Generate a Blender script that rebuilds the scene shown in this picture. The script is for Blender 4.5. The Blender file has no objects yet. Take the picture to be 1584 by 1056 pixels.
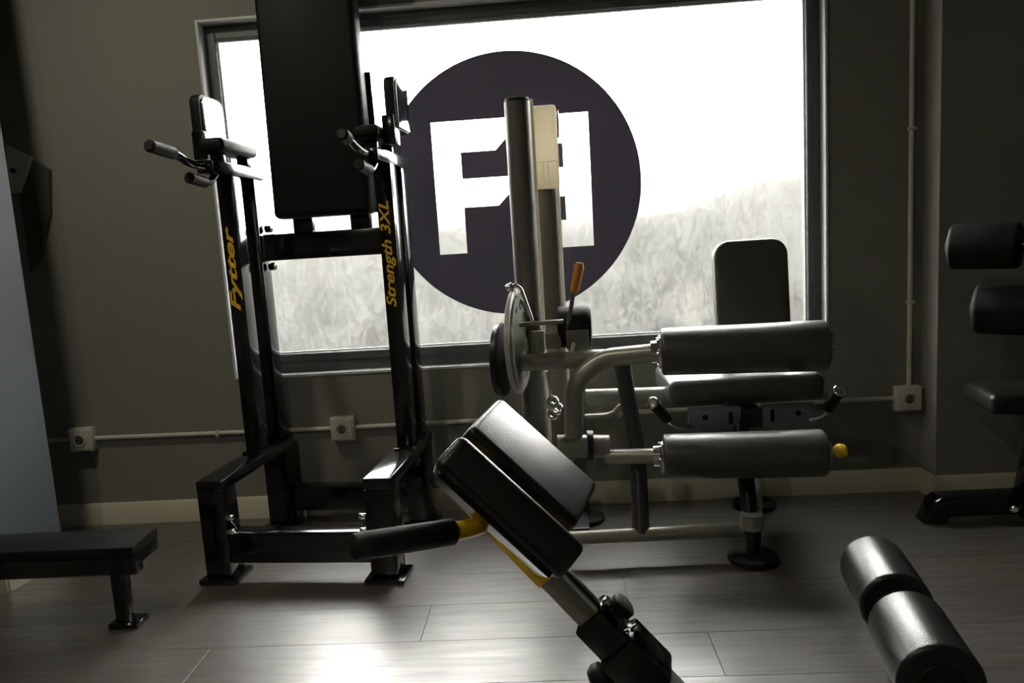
import bpy, bmesh, math, random
from mathutils import Vector, Matrix
random.seed(7)
sc = bpy.context.scene
COL = sc.collection
V = Vector
# ------------------------------------------------------------------ camera
F_PX = 1150.0; PITCH = math.radians(7.625); ROLL = math.radians(-3.552); YAW = math.radians(-3.167)
CAM = V((0.0, -2.7236, 1.0))
FW = V((math.sin(YAW)*math.cos(PITCH), math.cos(YAW)*math.cos(PITCH), -math.sin(PITCH)))
_rt = V((math.cos(YAW), -math.sin(YAW), 0)); _up = _rt.cross(FW)
RT = _rt*math.cos(ROLL) + _up*math.sin(ROLL)
UP = -_rt*math.sin(ROLL) + _up*math.cos(ROLL)
cd = bpy.data.cameras.new('camera'); cam = bpy.data.objects.new('camera', cd); COL.objects.link(cam)
cd.sensor_width = 36.0; cd.lens = F_PX/1584*36; cd.clip_start = 0.05
cam.matrix_world = Matrix(((RT.x, UP.x, -FW.x, CAM.x), (RT.y, UP.y, -FW.y, CAM.y), (RT.z, UP.z, -FW.z, CAM.z), (0, 0, 0, 1)))
sc.camera = cam
# ------------------------------------------------------------------ light
wd = bpy.data.worlds.new('overcast'); sc.world = wd; wd.use_nodes = True
bg = wd.node_tree.nodes['Background']; bg.inputs[0].default_value = (1.0, 0.985, 0.945, 1); bg.inputs[1].default_value = 28.0
sc.view_settings.view_transform = 'Standard'; sc.view_settings.look = 'None'
sc.view_settings.gamma = 1.0; sc.view_settings.use_curve_mapping = False; sc.view_settings.exposure = 0.0

def ray(x, y): return RT*((x-792)/F_PX) - UP*((y-528)/F_PX) + FW
def PY(x, y, Y):
    d = ray(x, y); return CAM + d*((Y-CAM.y)/d.y)
def PZ(x, y, Z):
    d = ray(x, y); return CAM + d*((Z-CAM.z)/d.z)

# ------------------------------------------------------------------ materials
MATS = {}
def mat(name, col, rough=.5, metal=0.0, spec=.5, coat=0.0, bump=0.0, bscale=200., var=0.0, vscale=4.):
    m = bpy.data.materials.new(name); m.use_nodes = True
    nt = m.node_tree; b = nt.nodes['Principled BSDF']
    b.inputs['Base Color'].default_value = (*col, 1); b.inputs['Roughness'].default_value = rough
    b.inputs['Metallic'].default_value = metal; b.inputs['Specular IOR Level'].default_value = spec
    b.inputs['Coat Weight'].default_value = coat; b.inputs['Coat Roughness'].default_value = .08
    tc = nt.nodes.new('ShaderNodeTexCoord')
    n = nt.nodes.new('ShaderNodeTexNoise'); n.inputs['Scale'].default_value = vscale; n.inputs['Detail'].default_value = 4
    nt.links.new(tc.outputs['Object'], n.inputs['Vector'])
    mr = nt.nodes.new('ShaderNodeMapRange'); mr.inputs['To Min'].default_value = rough*.85; mr.inputs['To Max'].default_value = min(1, rough*1.15)
    nt.links.new(n.outputs['Fac'], mr.inputs['Value']); nt.links.new(mr.outputs['Result'], b.inputs['Roughness'])
    if var:
        mx = nt.nodes.new('ShaderNodeMix'); mx.data_type = 'RGBA'
        mx.inputs['A'].default_value = (*[c*(1-var) for c in col], 1); mx.inputs['B'].default_value = (*[min(1, c*(1+var)) for c in col], 1)
        nt.links.new(n.outputs['Fac'], mx.inputs['Factor']); nt.links.new(mx.outputs['Result'], b.inputs['Base Color'])
    if bump:
        n2 = nt.nodes.new('ShaderNodeTexNoise'); n2.inputs['Scale'].default_value = bscale; n2.inputs['Detail'].default_value = 3
        nt.links.new(tc.outputs['Object'], n2.inputs['Vector'])
        bp = nt.nodes.new('ShaderNodeBump'); bp.inputs['Strength'].default_value = bump; bp.inputs['Distance'].default_value = .002
        nt.links.new(n2.outputs['Fac'], bp.inputs['Height']); nt.links.new(bp.outputs['Normal'], b.inputs['Normal'])
    MATS[name] = m; return m
mat('wall', (.225, .220, .190), .7, bump=.25, bscale=120, var=.04, vscale=1.5, spec=.3)
mat('wall_pillar_lit', (.105, .122, .134), .5, bump=.15, bscale=120, var=.03, vscale=1.5, spec=.4)  # blue of the window light is tinted into this wall colour
mat('ceiling', (.45, .44, .40), .8)
mat('baseboard', (.62, .59, .46), .4, var=.05)
mat('white_plastic', (.62, .60, .52), .4)
mat('socket_dark', (.10, .095, .08), .5)
mat('black_paint', (.004, .004, .0045), .16, spec=.5, coat=.25)
mat('black_vinyl', (.006, .006, .0055), .55, spec=.2, bump=.25, bscale=260)
mat('gloss_vinyl', (.012, .012, .011), .33, spec=.55, bump=.2, bscale=300)
mat('grey_vinyl', (.065, .065, .056), .36, spec=.5, bump=.2, bscale=260)
mat('rubber', (.007, .007, .0065), .6, spec=.3, bump=.3, bscale=400)
mat('silver_paint', (.30, .30, .26), .33, metal=.35)
mat('column_paint', (.13, .13, .105), .42, metal=.2)
mat('cream_cover', (.74, .68, .55), .45)
_nt = MATS['cream_cover'].node_tree; _t = _nt.nodes.new('ShaderNodeBsdfTranslucent'); _t.inputs[0].default_value = (.97, .92, .78, 1)
_m = _nt.nodes.new('ShaderNodeMixShader'); _m.inputs[0].default_value = .6
_nt.links.new(_nt.nodes['Principled BSDF'].outputs[0], _m.inputs[1]); _nt.links.new(_t.outputs[0], _m.inputs[2]); _nt.links.new(_m.outputs[0], _nt.nodes['Material Output'].inputs[0])
mat('cam_plate', (.50, .49, .45), .4, metal=.2)
mat('chrome', (.75, .75, .73), .12, metal=1.0)
mat('polished_plate', (.62, .60, .60), .10, metal=1.0)
mat('yellow_paint', (.90, .58, .012), .35, coat=.3)
mat('yellow_print', (.80, .46, .03), .5)
mat('orange_plastic', (.55, .20, .015), .45)
mat('dark_steel', (.018, .019, .021), .35, metal=.3)
mat('shaded_silver', (.04, .043, .045), .35, metal=.2)  # silver frame in shade: the darkening is put into the colour
mat('plate_blue', (.22, .24, .31), .4, metal=.4)
mat('window_frame', (.10, .108, .108), .45, metal=.2)
mat('frame_edge', (.60, .62, .62), .4)
mat('lamp_glow', (.8, .8, .8), .5)

# wood planks
def wood():
    m = bpy.data.materials.new('grey_oak_laminate'); m.use_nodes = True; nt = m.node_tree; b = nt.nodes['Principled BSDF']
    tc = nt.nodes.new('ShaderNodeTexCoord'); oi = nt.nodes.new('ShaderNodeObjectInfo')
    mp = nt.nodes.new('ShaderNodeMapping'); mp.inputs['Scale'].default_value = (1.3, 16, 1)
    ad = nt.nodes.new('ShaderNodeVectorMath'); ad.operation = 'ADD'
    nt.links.new(tc.outputs['Object'], ad.inputs[0])
    cm = nt.nodes.new('ShaderNodeCombineXYZ'); ml = nt.nodes.new('ShaderNodeMath'); ml.operation = 'MULTIPLY'; ml.inputs[1].default_value = 40
    nt.links.new(oi.outputs['Random'], ml.inputs[0]); nt.links.new(ml.outputs[0], cm.inputs[0]); nt.links.new(ml.outputs[0], cm.inputs[1])
    nt.links.new(cm.outputs[0], ad.inputs[1]); nt.links.new(ad.outputs[0], mp.inputs['Vector'])
    n = nt.nodes.new('ShaderNodeTexNoise'); n.inputs['Scale'].default_value = 3.2; n.inputs['Detail'].default_value = 9; n.inputs['Roughness'].default_value = .62; n.inputs['Distortion'].default_value = .6
    nt.links.new(mp.outputs[0], n.inputs['Vector'])
    cr = nt.nodes.new('ShaderNodeValToRGB'); e = cr.color_ramp.elements
    e[0].position = .32; e[0].color = (.020, .015, .011, 1); e[1].position = .70; e[1].color = (.088, .070, .053, 1)
    nt.links.new(n.outputs['Fac'], cr.inputs[0])
    hs = nt.nodes.new('ShaderNodeHueSaturation'); mr = nt.nodes.new('ShaderNodeMapRange'); mr.inputs['To Min'].default_value = .8; mr.inputs['To Max'].default_value = 1.2
    nt.links.new(oi.outputs['Random'], mr.inputs['Value']); nt.links.new(mr.outputs[0], hs.inputs['Value']); nt.links.new(cr.outputs[0], hs.inputs['Color'])
    nt.links.new(hs.outputs[0], b.inputs['Base Color'])
    r2 = nt.nodes.new('ShaderNodeMapRange'); r2.inputs['From Min'].default_value = .3; r2.inputs['From Max'].default_value = .7; r2.inputs['To Min'].default_value = .56; r2.inputs['To Max'].default_value = .32; b.inputs['Coat Weight'].default_value = .6; b.inputs['Coat Roughness'].default_value = .30
    nt.links.new(n.outputs['Fac'], r2.inputs['Value']); nt.links.new(r2.outputs[0], b.inputs['Roughness'])
    bp = nt.nodes.new('ShaderNodeBump'); bp.inputs['Strength'].default_value = .12; bp.inputs['Distance'].default_value = .001
    nt.links.new(n.outputs['Fac'], bp.inputs['Height']); nt.links.new(bp.outputs[0], b.inputs['Normal'])
    b.inputs['Specular IOR Level'].default_value = 1.0; b.inputs['IOR'].default_value = 1.9
    MATS['wood'] = m
wood()
# frosted pane: clear glass film mixed with scattering streaks
def pane():
    m = bpy.data.materials.new('frosted_pane'); m.use_nodes = True; nt = m.node_tree; nt.nodes.clear()
    out = nt.nodes.new('ShaderNodeOutputMaterial'); tc = nt.nodes.new('ShaderNodeTexCoord')
    tr = nt.nodes.new('ShaderNodeBsdfTransparent'); tr.inputs[0].default_value = (.97, .97, .965, 1)
    tl = nt.nodes.new('ShaderNodeBsdfTranslucent'); tl.inputs[0].default_value = (.93, .97, .96, 1)
    gl = nt.nodes.new('ShaderNodeBsdfGlossy'); gl.inputs['Roughness'].default_value = .1
    mp = nt.nodes.new('ShaderNodeMapping'); mp.inputs['Scale'].default_value = (1, 1, .55); mp.inputs['Rotation'].default_value = (0, .5, 0)
    nt.links.new(tc.outputs['Object'], mp.inputs[0])
    n = nt.nodes.new('ShaderNodeTexNoise'); n.inputs['Scale'].default_value = 38; n.inputs['Detail'].default_value = 8; n.inputs['Roughness'].default_value = .68; n.inputs['Distortion'].default_value = 1.4
    nt.links.new(mp.outputs[0], n.inputs['Vector'])
    mr = nt.nodes.new('ShaderNodeMapRange'); mr.inputs['From Min'].default_value = .40; mr.inputs['From Max'].default_value = .70
    mr.inputs['To Min'].default_value = .0; mr.inputs['To Max'].default_value = .024
    nt.links.new(n.outputs['Fac'], mr.inputs['Value'])
    mx = nt.nodes.new('ShaderNodeMixShader'); nt.links.new(mr.outputs[0], mx.inputs[0]); rf = nt.nodes.new('ShaderNodeBsdfRefraction'); rf.inputs['Color'].default_value = (.97, .97, .965, 1); rf.inputs['Roughness'].default_value = .55; rf.inputs['IOR'].default_value = 1.12
    bpn = nt.nodes.new('ShaderNodeBump'); bpn.inputs['Strength'].default_value = .5; bpn.inputs['Distance'].default_value = .004; nt.links.new(n.outputs['Fac'], bpn.inputs['Height']); nt.links.new(bpn.outputs[0], rf.inputs['Normal'])
    m0 = nt.nodes.new('ShaderNodeMixShader'); m0.inputs[0].default_value = .72; nt.links.new(tr.outputs[0], m0.inputs[1]); nt.links.new(rf.outputs[0], m0.inputs[2])
    nt.links.new(m0.outputs[0], mx.inputs[1]); nt.links.new(tl.outputs[0], mx.inputs[2])
    m2 = nt.nodes.new('ShaderNodeMixShader'); m2.inputs[0].default_value = .04
    nt.links.new(mx.outputs[0], m2.inputs[1]); nt.links.new(gl.outputs[0], m2.inputs[2]); nt.links.new(m2.outputs[0], out.inputs[0])
    MATS['pane'] = m
pane()
def film():
    m = bpy.data.materials.new('violet_film'); m.use_nodes = True; nt = m.node_tree; nt.nodes.clear()
    out = nt.nodes.new('ShaderNodeOutputMaterial')
    d = nt.nodes.new('ShaderNodeBsdfPrincipled'); d.inputs['Base Color'].default_value = (.016, .014, .026, 1); d.inputs['Roughness'].default_value = .5
    t = nt.nodes.new('ShaderNodeBsdfTranslucent'); t.inputs[0].default_value = (.19, .178, .205, 1)
    mx = nt.nodes.new('ShaderNodeMixShader'); mx.inputs[0].default_value = .25
    nt.links.new(d.outputs[0], mx.inputs[1]); nt.links.new(t.outputs[0], mx.inputs[2]); nt.links.new(mx.outputs[0], out.inputs[0])
    MATS['film'] = m
film()
def grass():
    m = bpy.data.materials.new('dry_grass'); m.use_nodes = True; nt = m.node_tree; b = nt.nodes['Principled BSDF']
    tc = nt.nodes.new('ShaderNodeTexCoord'); n = nt.nodes.new('ShaderNodeTexNoise'); n.inputs['Scale'].default_value = 5; n.inputs['Detail'].default_value = 5
    nt.links.new(tc.outputs['Object'], n.inputs['Vector'])
    cr = nt.nodes.new('ShaderNodeValToRGB'); e = cr.color_ramp.elements
    e[0].position = .35; e[0].color = (.0024, .0032, .0034, 1); e[1].position = .65; e[1].color = (.0125, .0110, .0055, 1)
    nt.links.new(n.outputs['Fac'], cr.inputs[0]); nt.links.new(cr.outputs[0], b.inputs['Base Color']); b.inputs['Roughness'].default_value = .9
    MATS['grass'] = m
grass()

# ------------------------------------------------------------------ mesh helpers (all coordinates in metres, world space unless local=True)
def add_geo(bm, verts, faces):
    vs = [bm.verts.new(v) for v in verts]
    for f in faces:
        try: bm.faces.new([vs[i] for i in f])
        except ValueError: pass
def merge(bm, src):
    src.verts.index_update(); mp = [bm.verts.new(v.co) for v in src.verts]
    for f in src.faces:
        try: bm.faces.new([mp[v.index] for v in f.verts])
        except ValueError: pass
    src.free()
def axes_from(d, up=V((0, 0, 1))):
    d = d.normalized()
    if abs(d.dot(up)) > .999: up = V((0, 1, 0))
    s = d.cross(up).normalized(); return d, s, s.cross(d).normalized()
def rbox(bm, c, half, ax=None, bev=.003, seg=2, taper=None):
    """bevelled box; ax = three unit vectors"""
    if ax is None: ax = (V((1, 0, 0)), V((0, 1, 0)), V((0, 0, 1)))
    t = bmesh.new(); bmesh.ops.create_cube(t, size=2)
    for v in t.verts: v.co = V((v.co.x*half[0], v.co.y*half[1], v.co.z*half[2]))
    if bev: bmesh.ops.bevel(t, geom=t.edges[:], offset=min(bev, min(half)*.98), segments=seg, profile=.5, affect='EDGES')
    for v in t.verts:
        p = v.co
        if taper: p = taper(p.copy())
        v.co = V(c) + ax[0]*p.x + ax[1]*p.y + ax[2]*p.z
    merge(bm, t)
def bx(bm, x0, x1, y0, y1, z0, z1, bev=.002, seg=1):
    rbox(bm, ((x0+x1)/2, (y0+y1)/2, (z0+z1)/2), (abs(x1-x0)/2, abs(y1-y0)/2, abs(z1-z0)/2), None, bev, seg)
def beam(bm, p0, p1, w, h, bev=.004, up=V((0, 0, 1)), seg=2):
    p0, p1 = V(p0), V(p1); d, s, u = axes_from(p1-p0, up)
    rbox(bm, (p0+p1)/2, ((p1-p0).length/2, w/2, h/2), (d, s, u), bev, seg)
def fillet(pts, r, n=6):
    pts = [V(p) for p in pts]; out = [pts[0]]
    for i in range(1, len(pts)-1):
        a, b, c = pts[i-1], pts[i], pts[i+1]
        rr = min(r, (a-b).length*.48, (c-b).length*.48)
        s = b+(a-b).normalized()*rr; e = b+(c-b).normalized()*rr
        for k in range(n+1):
            t = k/n; out.append(s*(1-t)**2 + b*2*t*(1-t) + e*t*t)
    out.append(pts[-1]); return out
def tube(bm, pts, r, seg=14, cap=True, flat=1.0):
    pts = [V(p) for p in pts]; n = len(pts); rs = r if isinstance(r, (list, tuple)) else [r]*n
    t0 = (pts[1]-pts[0]).normalized(); _, s, u = axes_from(t0); rings = []
    for i in range(n):
        if i == 0: t = t0
        elif i == n-1: t = (pts[-1]-pts[-2]).normalized()
        else: t = ((pts[i]-pts[i-1]).normalized()+(pts[i+1]-pts[i]).normalized()).normalized()
        s = (s - t*s.dot(t)).normalized(); u = s.cross(t).normalized()
        rings.append([bm.verts.new(pts[i]+(s*math.cos(2*math.pi*k/seg)*flat+u*math.sin(2*math.pi*k/seg))*rs[i]) for k in range(seg)])
    for i in range(n-1):
        for k in range(seg):
            bm.faces.new((rings[i][k], rings[i][(k+1) % seg], rings[i+1][(k+1) % seg], rings[i+1][k]))
    if cap: bm.faces.new(rings[0]); bm.faces.new(rings[-1])
def lathe(bm, p0, d, prof, seg=28):
    """profile [(t along d, r)] round axis d from p0"""
    p0 = V(p0); d, s, u = axes_from(V(d)); rings = []
    for t, r in prof:
        rings.append([bm.verts.new(p0+d*t+(s*math.cos(2*math.pi*k/seg)+u*math.sin(2*math.pi*k/seg))*max(r, 1e-5)) for k in range(seg)])
    for i in range(len(prof)-1):
        for k in range(seg):
            bm.faces.new((rings[i][k], rings[i][(k+1) % seg], rings[i+1][(k+1) % seg], rings[i+1][k]))
    bm.faces.new(rings[0]); bm.faces.new(rings[-1])
def cyl(bm, p0, p1, r, bev=.002, seg=24, r2=None):
    p0, p1 = V(p0), V(p1); L = (p1-p0).length; r2 = r2 or r
    lathe(bm, p0, p1-p0, [(0, r-bev), (bev*.3, r-bev*.3), (bev, r), (L-bev, r2), (L-bev*.3, r2-bev*.3), (L, r2-bev)], seg)
def roller(bm, p0, p1, r0, r1, rd=.012, seg=36):
    p0, p1 = V(p0), V(p1); L = (p1-p0).length; pr = []
    for k in range(6):
        a = math.pi/2*k/5; pr.append((rd*(1-math.sin(a)), r0-rd*(1-math.cos(math.pi/2-a)) if False else r0-rd+rd*math.sin(math.acos(max(-1, min(1, 1-math.sin(a)))))))
    pr = [(rd*(1-math.cos(a)), r0-rd+rd*math.sin(a)) for a in [math.pi/2*k/5 for k in range(6)]]
    pr += [(L-rd+rd*math.sin(a), r1-rd+rd*math.cos(a)) for a in [math.pi/2*k/5 for k in range(6)]]
    lathe(bm, p0, p1-p0, pr, seg)
def prism(bm, poly, o, u, v, n, th, bev=0, seg=2):
    """polygon in (u,v) at o, thickness th along n"""
    t = bmesh.new(); o = V(o)
    a = [t.verts.new((p[0], p[1], 0)) for p in poly]; f = t.faces.new(a)
    r = bmesh.ops.extrude_face_region(t, geom=[f])
    for g in r['geom']:
        if isinstance(g, bmesh.types.BMVert): g.co.z += th
    bmesh.ops.recalc_face_normals(t, faces=t.faces[:])
    if bev:
        es = [e for e in t.edges if len(e.link_faces) == 2 and e.calc_face_angle(0) > .6]
        bmesh.ops.bevel(t, geom=es, offset=bev, segments=seg, profile=.5, affect='EDGES')
    for q in t.verts: q.co = o + V(u)*q.co.x + V(v)*q.co.y + V(n)*q.co.z
    merge(bm, t)
def rrect(w, h, r, n=6, rb=None):
    """rounded rectangle polygon centred; rb = radius of the lower corners"""
    rb = r if rb is None else rb; pts = []
    for cx, cy, a0, rr in ((w/2-r, h/2-r, 0, r), (-w/2+r, h/2-r, 90, r), (-w/2+rb, -h/2+rb, 180, rb), (w/2-rb, -h/2+rb, 270, rb)):
        for k in range(n+1):
            a = math.radians(a0+90*k/n); pts.append((cx+rr*math.cos(a), cy+rr*math.sin(a)))
    return pts
def mesh_obj(name, bm, m, inv=None, ang=38):
    if inv is not None: bm.transform(inv)
    bmesh.ops.recalc_face_normals(bm, faces=bm.faces[:])
    me = bpy.data.meshes.new(name); bm.to_mesh(me); bm.free()
    me.polygons.foreach_set('use_smooth', [True]*len(me.polygons)); me.set_sharp_from_angle(angle=math.radians(ang))
    me.materials.append(MATS[m]); o = bpy.data.objects.new(name, me); COL.objects.link(o); return o
def setp(o, label=None, cat=None, group=None, kind=None):
    for k, v in (('label', label), ('category', cat), ('group', group), ('kind', kind)):
        if v: o[k] = v
    return o
class Thing:
    def __init__(s, name, loc, label, cat=None, rz=0, group=None, kind=None):
        s.o = bpy.data.objects.new(name, None); COL.objects.link(s.o); s.o.empty_display_size = .1
        s.o.location = loc; s.o.rotation_euler = (0, 0, rz); setp(s.o, label, cat, group, kind)
        s.inv = (Matrix.Translation(V(loc)) @ Matrix.Rotation(rz, 4, 'Z')).inverted()
    def part(s, name, fn, m, parent=None, local=False, label=None, ang=38):
        bm = bmesh.new(); fn(bm)
        o = mesh_obj(name, bm, m, None if local else s.inv, ang); o.parent = parent or s.o
        if label: o['label'] = label
        return o
def structure(name, fn, m, label, loc=(0, 0, 0)):
    bm = bmesh.new(); fn(bm); o = mesh_obj(name, bm, m); return setp(o, label, None, None, 'structure')
def text_part(th, name, body, m, o, u, v, length, height, parent=None, label=None, shear=.3, bold=.02):
    """flat lettering: baseline starts at o, runs along u, letters rise along v; scaled to length x height"""
    cu = bpy.data.curves.new(name, 'FONT'); cu.body = body; cu.size = 1; cu.shear = shear; cu.offset = bold; cu.extrude = .0
    tmp = bpy.data.objects.new('tmp', cu); COL.objects.link(tmp)
    me = bpy.data.meshes.new_from_object(tmp.evaluated_get(bpy.context.evaluated_depsgraph_get()))
    bpy.data.objects.remove(tmp)
    xs = [q.co.x for q in me.vertices]; ys = [q.co.y for q in me.vertices]
    x0, x1, y0, y1 = min(xs), max(xs), min(ys), max(ys)
    n = V(u).cross(V(v))
    for q in me.vertices:
        a = (q.co.x-x0)/(x1-x0)*length; b = (q.co.y-y0)/(y1-y0)*height
        q.co = th.inv @ (V(o) + V(u)*a + V(v)*b + n*.0012)
    me.materials.append(MATS[m]); ob = bpy.data.objects.new(name, me); COL.objects.link(ob); ob.parent = parent or th.o
    if label: ob['label'] = label
    return ob

# ------------------------------------------------------------------ room
RX0, RX1, RY0, CEIL = -3.3, 3.0, -4.6, 2.55
GY = .055                                             # plane of the glass
# opening of the window (flush edge of the reveal) and the glass
ox0 = PY(304, 45, 0).x; ox1 = PY(1277, 200, 0).x; oz0 = PY(600, 571, 0).z; oz1 = PY(350, 30, 0).z
gx0 = PY(341, 100, GY).x; gx1 = PY(1244, 200, GY).x; gz0 = PY(720, 531, GY).z; gz1 = PY(700, 36, GY).z
jc = PZ(1417, 756, 0); jn = PZ(1442, 773, 0)           # jog of the wall at the right
JX0, JX1, JY = jc.x+.012, jn.x+.016, jn.y+.012
pc = PZ(106, 866, 0); pn = PZ(18, 914, 0)              # pillar at the left: far and near floor corners
WX = pc.x-.75                                          # where the back wall is out of sight behind the pillar
def f_back(bm):
    T = .22
    bx(bm, RX0, ox0, 0, T, 0, CEIL, 0); bx(bm, ox1, JX0+.6, 0, T, 0, CEIL, 0)
    bx(bm, ox0, ox1, 0, T, 0, oz0, 0); bx(bm, ox0, ox1, 0, T, oz1, CEIL, 0)
structure('wall_back', f_back, 'wall', 'grey back wall with the big window')
def f_jog(bm): prism(bm, [(JX0, .0), (JX1, JY), (RX1, JY-.02), (RX1, .0)], (0, 0, 0), (1, 0, 0), (0, 1, 0), (0, 0, 1), CEIL)
structure('wall_right_jog', f_jog, 'wall', 'dark grey projecting wall at the right of the window')
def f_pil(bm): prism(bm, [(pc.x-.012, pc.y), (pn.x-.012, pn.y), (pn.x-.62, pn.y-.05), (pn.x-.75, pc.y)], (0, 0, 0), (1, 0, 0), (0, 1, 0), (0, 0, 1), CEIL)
structure('wall_left_pillar', f_pil, 'wall_pillar_lit', 'wall face tinted with blue window light at the left edge behind the black bench')
structure('wall_left', lambda bm: bx(bm, RX0-.1, RX0, RY0, .2, 0, CEIL, 0), 'wall', 'grey side wall on the left')
structure('wall_right', lambda bm: bx(bm, RX1, RX1+.1, RY0, .2, 0, CEIL, 0), 'wall', 'grey side wall on the right')
structure('wall_front', lambda bm: bx(bm, RX0, RX1, RY0-.1, RY0, 0, CEIL, 0), 'wall', 'grey wall behind the camera')
structure('ceiling', lambda bm: bx(bm, RX0-.1, RX1+.1, RY0-.1, .22, CEIL, CEIL+.1, 0), 'ceiling', 'plain pale ceiling')
fl = structure('floor', lambda bm: bx(bm, RX0-.1, RX1+.1, RY0-.1, .22, -.12, -.011, 0), 'socket_dark', 'grey wood plank floor')
# planks
PWID, PLEN = .19, 1.28
def plank_mesh(L):
    bm = bmesh.new(); rbox(bm, (0, 0, -.0055), (L/2-.0003, PWID/2-.0003, .0055), None, .0008, 1)
    me = bpy.data.meshes.new('plank'); bm.to_mesh(me); bm.free(); me.materials.append(MATS['wood']); return me
pmeshes = {}
row = 0; y = .0
while y > RY0:
    x = RX0 - (row*.43 % 1.0)*PLEN
    while x < RX1:
        a, b = max(x, RX0), min(x+PLEN, RX1)
        if b-a > .05:
            L = round(b-a, 3); me = pmeshes.setdefault(L, None) or plank_mesh(L); pmeshes[L] = me
            o = bpy.data.objects.new('plank', me); COL.objects.link(o); o.location = ((a+b)/2, y-PWID/2, 0); o.parent = fl
        x += PLEN
    y -= PWID; row += 1
# baseboards
BH, BT = .086, .012
def bb(name, pts, label):
    def f(bm):
        for a, b in zip(pts[:-1], pts[1:]):
            a, b = V((*a, 0)), V((*b, 0)); d = (b-a).normalized(); n = V((d.y, -d.x, 0))
            prism(bm, [(0, 0), (BT, 0), (BT, BH-.008), (BT-.006, BH), (0, BH)], a - d*0, n, (0, 0, 1), d, (b-a).length, 0)
    return structure(name, f, 'baseboard', label)
bb('baseboard_back', [(WX, 0), (JX0, 0)], 'cream baseboard along the back wall under the window')
bb('baseboard_right', [(JX0, 0), (JX1, JY)], 'short cream baseboard on the wall corner beside the right outlet')
bb('baseboard_right_front', [(JX1-.004, JY), (RX1, JY-.02)], 'cream baseboard behind the dark machine at the right')
bb('baseboard_left', [(pn.x-.012, pn.y), (pc.x-.012, pc.y)], 'cream baseboard of the wall face under the black bench')
bb('baseboard_left_front', [(pn.x-.62, pn.y-.05), (pn.x-.006, pn.y)], 'cream baseboard at the left picture edge under the black bench')

# ------------------------------------------------------------------ window
W = Thing('window_1', ((gx0+gx1)/2, GY, oz0), 'wide frosted window with a round violet logo', kind='structure')
def ring(bm, a, b, y0, y1, bev=.002):
    (ax0, ax1, az0, az1), (bx0, bx1, bz0, bz1) = a, b
    bx(bm, ax0, bx0, y0, y1, az0, az1, bev); bx(bm, bx1, ax1, y0, y1, az0, az1, bev)
    bx(bm, bx0, bx1, y0, y1, az0, bz0, bev); bx(bm, bx0, bx1, y0, y1, bz1, az1, bev)
O4 = (ox0, ox1, oz0, oz1); G4 = (gx0, gx1, gz0, gz1)
M4 = tuple(o*.45+g*.55 for o, g in zip(O4, G4))
W.part('outer_frame', lambda bm: ring(bm, O4, M4, .045, .10), 'window_frame')
W.part('sash_frame', lambda bm: ring(bm, M4, G4, .03, .085, .004), 'window_frame')
def gasket(bm):
    g = .006; ring(bm, (gx0-.004, gx1+.004, gz0-.004, gz1+.004), (gx0+g, gx1-g, gz0+g, gz1-g), GY-.012, GY-.006, .001)
W.part('glazing_bead', gasket, 'frame_edge')
e = .010
W.part('casing_edge', lambda bm: ring(bm, (ox0-e*.3, ox1+e*.7, oz0-e, oz1+e*.5), (ox0+e*.7, ox1-e*.3, oz0+.001, oz1-e*.5), -.006, .044, .002), 'frame_edge')
W.part('pane', lambda bm: bx(bm, gx0-.005, gx1+.005, GY-.003, GY+.003, gz0-.005, gz1+.005, 0), 'pane')
# round logo film with cut-out letters
def logo():
    ly = GY-.005; cx, cz, R = PY(992, 275, ly).x-.473, (PY(800, 72, ly).z+PY(790, 490, ly).z)/2, .473
    def q(x, y): p = PY(x, y, ly); return (p.x, p.z)
    F0, F1 = q(665, 190), q(682, 394)
    lx = (F0[0]+F1[0])/2; zt = F0[1]; zb = F1[1]; hh = zt-zb
    s = PY(783, 190, ly).x-PY(665, 190, ly).x          # letter width
    st = PY(711, 240, ly).x-PY(668, 240, ly).x         # stem width
    a1 = hh*.235; g1 = hh*.20; ch = s*.17
    z1 = zt-a1; z2 = z1-g1; z3 = z2-a1*.92
    Fp = [(lx, zb), (lx, zt), (lx+s, zt), (lx+s, z1+ch), (lx+s-ch, z1), (lx+st, z1), (lx+st, z2), (lx+s, z2), (lx+s, z3+ch), (lx+s-ch, z3), (lx+st, z3), (lx+st, zb)]
    rx = PY(914, 275, ly).x; bl = lx+s+.05
    ci = PY(871, 240, ly).x; bi = bl+st*.9
    n1t, n1b = PY(868, 221, ly).z, PY(868, 259, ly).z; n2t, n2b = PY(872, 303, ly).z, PY(872, 340, ly).z
    Bo = [(bl, zb), (bl, zt), (rx, zt), (rx, zb)]
    B1 = [(bi, n1b), (bi, n1t), (ci, n1t), (ci, n1b)]; B2 = [(bi, n2b), (bi, n2t), (ci, n2t), (ci, n2b)]
    C = [(cx+R*math.cos(2*math.pi*k/96), cz+R*math.sin(2*math.pi*k/96)) for k in range(96)]
    cu = bpy.data.curves.new('logo_sticker', 'CURVE'); cu.dimensions = '2D'; cu.fill_mode = 'BOTH'; cu.extrude = .0006
    for poly in (C, Fp, Bo, B1, B2):
        sp = cu.splines.new('POLY'); sp.points.add(len(poly)-1); sp.use_cyclic_u = True
        for p, (x, z) in zip(sp.points, poly): p.co = (x, z, 0, 1)
    tmp = bpy.data.objects.new('tmp', cu); COL.objects.link(tmp)
    me = bpy.data.meshes.new_from_object(tmp.evaluated_get(bpy.context.evaluated_depsgraph_get())); bpy.data.objects.remove(tmp)
    for v in me.vertices: v.co = W.inv @ V((v.co.x, ly+v.co.z, v.co.y))
    me.materials.append(MATS['film']); o = bpy.data.objects.new('logo_sticker', me); COL.objects.link(o); o.parent = W.o
    o['label'] = 'round dark violet logo film with cut-out block letters'
logo()
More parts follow.
